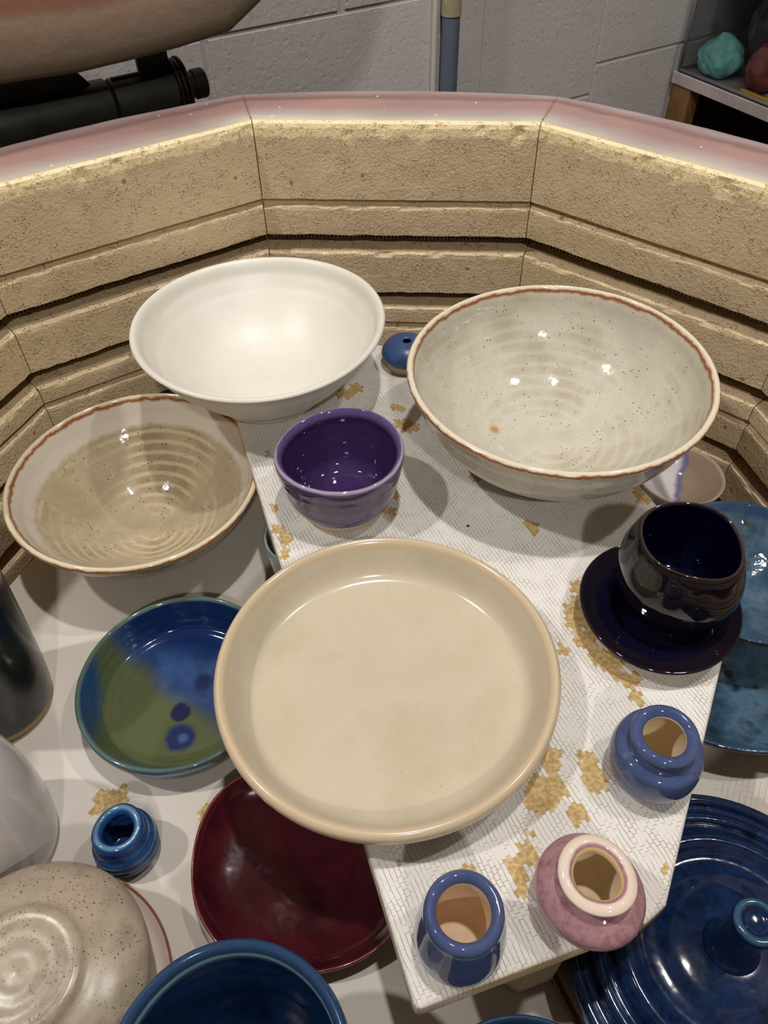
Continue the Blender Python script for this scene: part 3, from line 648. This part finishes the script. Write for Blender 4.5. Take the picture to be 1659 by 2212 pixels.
# maroon free-form dish
mar = [(-.1028, .1408), (-.1029, .1547), (-.1001, .1693), (-.0921, .1845), (-.0801, .1916), (-.0623, .1945), (-.031, .1858), (-.0032, .1673), (.0084, .1454), (.0076, .1231), (-.0028, .1056), (-.0153, .0989), (-.0327, .0937), (-.0546, .0937), (-.0725, .098), (-.0845, .1061), (-.0953, .1187), (-.1008, .1296)]
mc = (-.047, .144)
pol = sorted([(math.atan2(y - mc[1], x - mc[0]) % (2 * PI), math.hypot(x - mc[0], y - mc[1])) for x, y in mar])
def mr_(a):
    a %= 2 * PI; n = len(pol)
    for i in range(n):
        a0, r0 = pol[i]; a1, r1 = pol[(i + 1) % n]
        if i == n - 1: a1 += 2 * PI; a = a if a >= a0 else a + 2 * PI
        if a0 <= a <= a1: return r0 + (r1 - r0) * (a - a0) / (a1 - a0)
    return pol[0][1]
mrs = [sum(mr_(2 * PI * (i + j) / 288) for j in range(-8, 9)) / 17 for i in range(288)]
def marw(a, r, z):
    k = mrs[int(round(a / (2 * PI) * 288)) % 288]
    q = r / .055
    return q * k, z + (q ** 3) * (.0012 * math.sin(3 * a + .5) + .0005 * math.sin(7 * a))
pot('dish', mc[0], mc[1], LS, [(0, .0055), (.020, .0056), (.038, .0068), (.047, .0100), (.0525, .0150), (.0542, .0176), (.0550, .0172), (.0545, .0140), (.0490, .0065), (.0400, .0010), (.036, 0), (0, .0005)],
    M['maroon'], 'dark red free-form shallow dish partly under the cream plate', 'dish', rim=5, seg=288, wob=marw)
# front blue bowl
R = .0466; H = .0900
pot('bowl', -.0614, .0440, LS, [(0, .0080), (.016, .0085), (.027, .018), (.036, .042), (.0405, .068), (R - .0046, H - .0026), (R - .0022, H), (R, H - .0022), (R - .0020, H - .0100), (.0390, .042), (.0300, .016), (.0255, .004), (.0235, .0004), (.0215, 0), (0, .0010)],
    M['bowl_blue'], 'deep ocean-blue bowl with pale ring inside the rim, at the bottom edge of the picture', 'bowl', rim=6, rings=(.00020, .007))
pot('bowl', .0508, .0243, LS, [(0, .007), (.020, .008), (.032, .020), (.0400, .040), (.0425, .0490), (.0438, .0505), (.0450, .0490), (.0430, .038), (.0330, .012), (.0250, .0010), (.022, 0), (0, .0010)],
    M['bowl_blue'], 'blue bowl of which only the far rim shows below the front corner of the shelf', 'bowl', rim=5)
# blue lid with knob, sitting on its pot
lid2 = empty('lidded_dish', L(.1572, .0985, LS), 'large dark blue lidded dish with concentric ridges and a central knob, at the bottom right', 'dish')
lathe('dish_body', [(0, .0050), (.050, .0055), (.064, .0085), (.070, .0115), (.0715, .0125), (.0730, .0115), (.0700, .0060), (.0600, .0004), (.0560, 0), (0, .001)], M['lid_blue'], rim=4, parent=lid2)
lathe('dish_lid', [(0, .0135), (.060, .0140), (.0725, .0140), (.0755, .0155), (.0758, .0180), (.0750, .0222), (.0715, .0232), (.0685, .0200), (.0660, .0206), (.0635, .0248), (.0605, .0252), (.0582, .0222), (.0560, .0228), (.0535, .0272), (.0500, .0300), (.0470, .0298), (.0420, .0262), (.0340, .0262), (.0260, .0285), (.0180, .0295), (.0120, .0300), (0, .0302)],
      M['lid_blue'], rim=4, parent=lid2)
kn = lathe('knob', [(.0135, .0285), (.0125, .0310), (.0100, .0350), (.0090, .0450), (.0092, .0560), (.0100, .0630), (.0098, .0655), (.0085, .0668), (.0065, .0664), (.0045, .0650), (0, .0645)], M['lid_blue'], rim=7, parent=lid2)
# sky blue plate with a bowl on it
pot('plate', .2085, .2725, LS, [(0, .0050), (.040, .0052), (.058, .0080), (.070, .0175), (.0765, .0270), (.0785, .0296), (.0795, .0300), (.0805, .0290), (.0790, .0250), (.0720, .0140), (.0600, .0050), (.0480, .0010), (.045, 0), (0, .0010)],
    M['sky_blue'], 'mottled sky-blue plate with brown flecks at the right edge, under a matching bowl', 'plate', rim=6, wob=wobf(.003, 1))
pot('bowl', .2275, .3030, LS + .0092, [(0, .0150), (.014, .0160), (.0280, .0215), (.0380, .0270), (.0480, .0350), (.0535, .0415), (.0550, .0434), (.0562, .0436), (.0572, .0426), (.0555, .0380), (.0450, .0290), (.0300, .0180), (.0215, .0060), (.0200, .0003), (.0185, 0), (0, .0005)],
    M['sky_blue'], 'mottled sky-blue bowl behind the dark cup, resting on the matching plate', 'bowl', rim=7)
pot('dish', .2165, .4070, LS, [(0, .0160), (.010, .0165), (.018, .0200), (.0260, .0275), (.0300, .0315), (.0312, .0322), (.0318, .0312), (.0290, .0255), (.0230, .0160), (.0170, .0100), (.0150, .0010), (.0135, 0), (0, .0010)],
    M['two_tone'], 'tiny dish glazed half white and half taupe beside the rim of the large speckled bowl', 'dish', rim=5)
pot('cup', -.0525, .3440, LS, [(0, .006), (.015, .0065), (.0215, .012), (.0240, .030), (.0250, .0450), (.0262, .0470), (.0272, .0455), (.0262, .030), (.0240, .010), (.0200, .0004), (.018, 0), (0, .0005)],
    M['pale_aqua'], 'pale grey-blue cup peeking out under the left edge of the crackled shelf', 'cup', rim=5)

# ------------------------------------------------------------------ room behind
TH = math.radians(30); U = Vector((math.cos(TH), math.sin(TH), 0)); N = Vector((-math.sin(TH), math.cos(TH), 0))
WD = 1.10
def mat_wall():
    t = NT('painted_cinder_block'); v = t.obj()
    c = t.mix(t.mr(t.noise(v, 5, 4), .35, .65), C(196, 190, 188), C(208, 202, 200))
    c = t.mix(t.mr(t.noise(v, 60, 3), .64, .72, 0, .3), c, C(150, 140, 134))
    h = t.math('ADD', t.noise(v, 130, 5, .7), t.math('MULTIPLY', t.mr(t.vor(v, 70), .1, .25, 1, 0), -.35))
    return t.fin(c, .55, t.bump(h, .003, .35))
M['wall'] = mat_wall()
JZ = -.298 * WD; CH = .2002
bm = bmesh.new()
def wbox(u0, u1, z0, z1, d0, d1):        # box on the wall; d towards the room
    vs = []
    for dd in (d0, d1):
        for (uu, zz) in ((u0, z0), (u1, z0), (u1, z1), (u0, z1)):
            p = U * uu + N * (WD - dd); vs.append(bm.verts.new((p.x, p.y, zz + ZC)))
    for f in ((0, 1, 2, 3), (7, 6, 5, 4), (0, 4, 5, 1), (1, 5, 6, 2), (2, 6, 7, 3), (3, 7, 4, 0)): bm.faces.new([vs[i] for i in f])
G = .0026
ucor = .979 * WD; ZF = -ZC
wbox(-2.6, 3.4, ZF, ZF + 2.75, -.12, -.0022)
def course_rows(u0, u1, zj, first):
    k = 0; z = zj
    while z > ZF: z -= CH
    row = 0
    while z < ZF + 2.75:
        a, b = max(z, ZF), min(z + CH, ZF + 2.75)
        idx = round((z - zj) / CH)
        ub = first + (0 if idx % 2 else .203)
        x = ub - math.ceil((ub - u0) / .406) * .406
        while x < u1:
            l, r = max(x, u0), min(x + .4, u1) if x + .406 < u1 - .1 else u1
            if r - l > .02: wbox(l + G, r - G, a + G, b - G, -.0020, 0)
            if r == u1: break
            x += .406
        z += CH
UP = .83
course_rows(-2.6, UP, JZ, .349 * WD)
for k in range(-4, 9):
    za = JZ - CH + k * 2 * CH
    if za + 2 * CH > ZF and za < ZF + 2.75: wbox(UP + .0005, ucor - G, max(za, ZF) + G, min(za + 2 * CH, ZF + 2.75) - G, -.0020, 0)
course_rows(ucor, 3.4, -.436 * WD, .979 * WD + .203)
w = bm_obj('wall_back', bm, M['wall'], bevel=.0015); tag(w, kind='structure')
def plane_box(name, c, s, mat, rz=0):
    bm = bmesh.new(); boxm(bm, (0, 0, 0), s); o = bm_obj(name, bm, mat, None, c, (0, 0, rz)); tag(o, kind='structure'); return o
M['paint'] = mat_plain('grey_beige_paint', C(128, 120, 110), .8, 6, .05)
M['floor'] = mat_plain('grey_concrete', C(92, 86, 80), .8, 9, .2, .001)
def up(u, n, z): p = U * u + N * n; return (p.x, p.y, z + ZC)
plane_box('floor', up(.4, -.85, -ZC - .05), (6.0, 4.1, .1), M['floor'], TH)
plane_box('ceiling', up(.4, -.85, -ZC + 2.80), (6.0, 4.1, .1), M['paint'], TH)
plane_box('wall_left', up(-2.65, -.85, -ZC + 1.375), (.1, 4.1, 2.75), M['paint'], TH)
plane_box('wall_right', up(3.45, -.85, -ZC + 1.375), (.1, 4.1, 2.75), M['paint'], TH)
plane_box('wall_front', up(.4, -2.95, -ZC + 1.375), (6.0, .1, 2.75), M['paint'], TH)
# pipe on the wall
pipe = empty('pipe', up(.757, WD - .016, -ZC), 'vertical grey-blue conduit pipe with beige upper length, running up the block wall', 'pipe')
def vtube(name, r, z0, z1, mat, du=0, dn=0):
    bm = bmesh.new(); p = U * du + N * dn
    tubem(bm, (p.x, p.y, z0 + ZC), (p.x, p.y, z1 + ZC), r, 28); return bm_obj(name, bm, mat, pipe, smooth=False, bevel=.0005)
vtube('lower_pipe', .0135, -ZC + .002, -.353, mat_plain('blue_grey_paint', C(96, 106, 122), .5, 20, .08))
vtube('upper_pipe', .0150, -.3528, 1.6, mat_plain('beige_paint', C(178, 168, 140), .5, 40, .2))
bm = bmesh.new(); p0 = U * .736 + N * (WD - .0045)
tubem(bm, (p0.x, p0.y, .002), (p0.x, p0.y, 2.7), .0042, 12)
tag(bm_obj('cable', bm, mat_plain('white_cable', C(206, 198, 188), .5)), 'thin white cable running down the block wall beside the conduit pipe', 'cable')
# wide dark conduit channel further left on the wall is only a shadow in the photo, left out here: none of the lamps casts it
# shelf unit at the right, perpendicular to the wall
M['wood'] = mat_plain('brown_varnished_wood', C(128, 92, 54), .5, 14, .3, .0004)
M['board'] = mat_plain('pale_grey_board', C(178, 166, 164), .6, 24, .16)
M['dark_in'] = mat_plain('dark_wood_inside', C(54, 34, 20), .8, 14, .2)
def ubox(bm, u0, u1, n0, n1, z0, z1):
    rot = Matrix((U, N, Vector((0, 0, 1)))).transposed()
    c = U * ((u0 + u1) / 2) + N * ((n0 + n1) / 2); boxm(bm, (c.x, c.y, (z0 + z1) / 2), (u1 - u0, n1 - n0, z1 - z0), rot)
cab = empty('cabinet', up(1.6, .75, -ZC), 'brown wooden open cabinet with a pale grey top board against the block wall', 'cabinet')
O = Vector(up(1.6, .75, -ZC))
def cabpart(name, mat, boxes, bev=.0015):
    bm = bmesh.new()
    for b in boxes: ubox(bm, *b)
    bmesh.ops.translate(bm, verts=bm.verts, vec=Vector((0, 0, ZC)) - O)
    return bm_obj(name, bm, mat, cab, bevel=bev)
cabpart('top_board', M['board'], [(1.268, 1.93, .40, 1.092, -.541, -.521)])
for nm, b in (('leg', (1.272, 1.30, 1.045, 1.089)), ('leg', (1.272, 1.30, .41, .45)), ('leg', (1.90, 1.928, 1.045, 1.089)), ('leg', (1.90, 1.928, .41, .45))):
    cabpart(nm, M['wood'], [b + (-ZC + .001, -.5412)])
cabpart('back_panel', M['dark_in'], [(1.9285, 1.934, .41, 1.089, -ZC + .001, -.5412), (1.301, 1.90, 1.08, 1.089, -ZC + .001, -.5412)])
cabpart('lower_shelf', M['dark_in'], [(1.301, 1.90, .42, 1.079, -.92, -.90)])
# clear bin
t = NT('clear_plastic'); M['clear'] = t.fin((.93, .95, .97), .08, Transmission_Weight=1.0, IOR=1.06, Alpha=1.0)
bn = bmesh.new(); u0, u1, n0, n1, z0, z1 = 1.272, 1.66, .56, 1.082, -.5205, -.32; T = .0025
for b in ((u0, u1, n0, n1, z0, z0 + T), (u0, u0 + T, n0, n1, z0 + T, z1), (u1 - T, u1, n0, n1, z0 + T, z1), (u0 + T, u1 - T, n0, n0 + T, z0 + T, z1), (u0 + T, u1 - T, n1 - T, n1, z0 + T, z1)): ubox(bn, *b)
BO = Vector(((U * 1.466 + N * .82).x, (U * 1.466 + N * .82).y, z0)); bmesh.ops.translate(bn, verts=bn.verts, vec=-BO)
bino = empty('storage_bin', BO + Vector((0, 0, ZC)), 'clear plastic storage bin holding wrapped clay lumps on the cabinet top', 'bin')
bm_obj('tub', bn, M['clear'], bino)
bn = bmesh.new()
E2 = .003
for (a, b, c, d) in ((u0, u0, n0, n1), (u1, u1, n0, n1), (u0, u1, n0, n0), (u0, u1, n1, n1)):
    pa = U * a + N * c; pb = U * b + N * d; tubem(bn, (pa.x, pa.y, z0 + .004), (pb.x, pb.y, z0 + .004), E2, 8); tubem(bn, (pa.x, pa.y, z1), (pb.x, pb.y, z1), E2 * 1.6, 8)
for a in (u0, u1):
    for c in (n0, n1): pa = U * a + N * c; tubem(bn, (pa.x, pa.y, z0), (pa.x, pa.y, z1), E2, 8)
bmesh.ops.translate(bn, verts=bn.verts, vec=-BO)
bm_obj('corner_edge', bn, mat_plain('grey_plastic_edge', C(112, 114, 118), .3), bino, smooth=True)
bn = bmesh.new(); ubox(bn, u0 - .004, u1 + .004, n0 - .004, n1 + .004, z1 + .0045, z1 + .010); bmesh.ops.translate(bn, verts=bn.verts, vec=-BO)
bm_obj('bin_lid', bn, mat_plain('smoky_lid', C(140, 144, 150), .3), bino, bevel=.002)
def lump(u, n, z, s, mat, label, seed, name='clay_lump'):
    bm = bmesh.new(); bmesh.ops.create_icosphere(bm, subdivisions=5, radius=1)
    rot = Matrix((U, N, Vector((0, 0, 1)))).transposed()
    for v in bm.verts:
        d = 1 + .22 * mnoise.noise(v.co * 1.4 + Vector((seed, 0, 0))) + .10 * mnoise.noise(v.co * 4 + Vector((seed, 3, 0))) + .03 * abs(mnoise.noise(v.co * 11 + Vector((seed, 3, 0))))
        p = v.co * d; p.z = max(p.z, -.72); v.co = rot @ Vector((p.x * s[0], p.y * s[1], p.z * s[2]))
    zmin = min(v.co.z for v in bm.verts); P = U * u + N * n
    return tag(bm_obj(name, bm, mat, None, (P.x, P.y, z + ZC - zmin), smooth=True), label, 'clay')
zb = z0 + T + .0002
def glossy(name, c): return mat_plain(name, c, .25, 30, .12, .0006)
lump(1.320, 1.034, zb, (.038, .037, .035), glossy('turquoise_wrap', C(134, 206, 200)), 'turquoise plastic-wrapped lump inside the clear bin, nearest the wall', 1)
lump(1.331, .940, zb, (.037, .037, .040), glossy('dusty_red_wrap', C(132, 66, 62)), 'dusty red wrapped lump inside the clear bin', 5)
lump(1.430, 1.030, zb, (.050, .036, .075), glossy('dark_grey_wrap', C(84, 84, 88)), 'dark grey wrapped lump at the back of the clear bin', 9)
lump(1.425, .935, zb, (.045, .042, .090), glossy('beige_wrap', C(196, 174, 150)), 'tall beige wrapped lump behind the red one in the clear bin', 12)
bm = bmesh.new(); ubox(bm, u0 + .0045, u0 + .0105, .60, .945, zb + .0003 + ZC, zb + .0060 + ZC)
yp = bm_obj('stick', bm, mat_plain('yellow_paint', C(226, 176, 34), .4), bevel=.001); tag(yp, 'thin yellow stick lying along the bottom of the clear bin', 'stick')
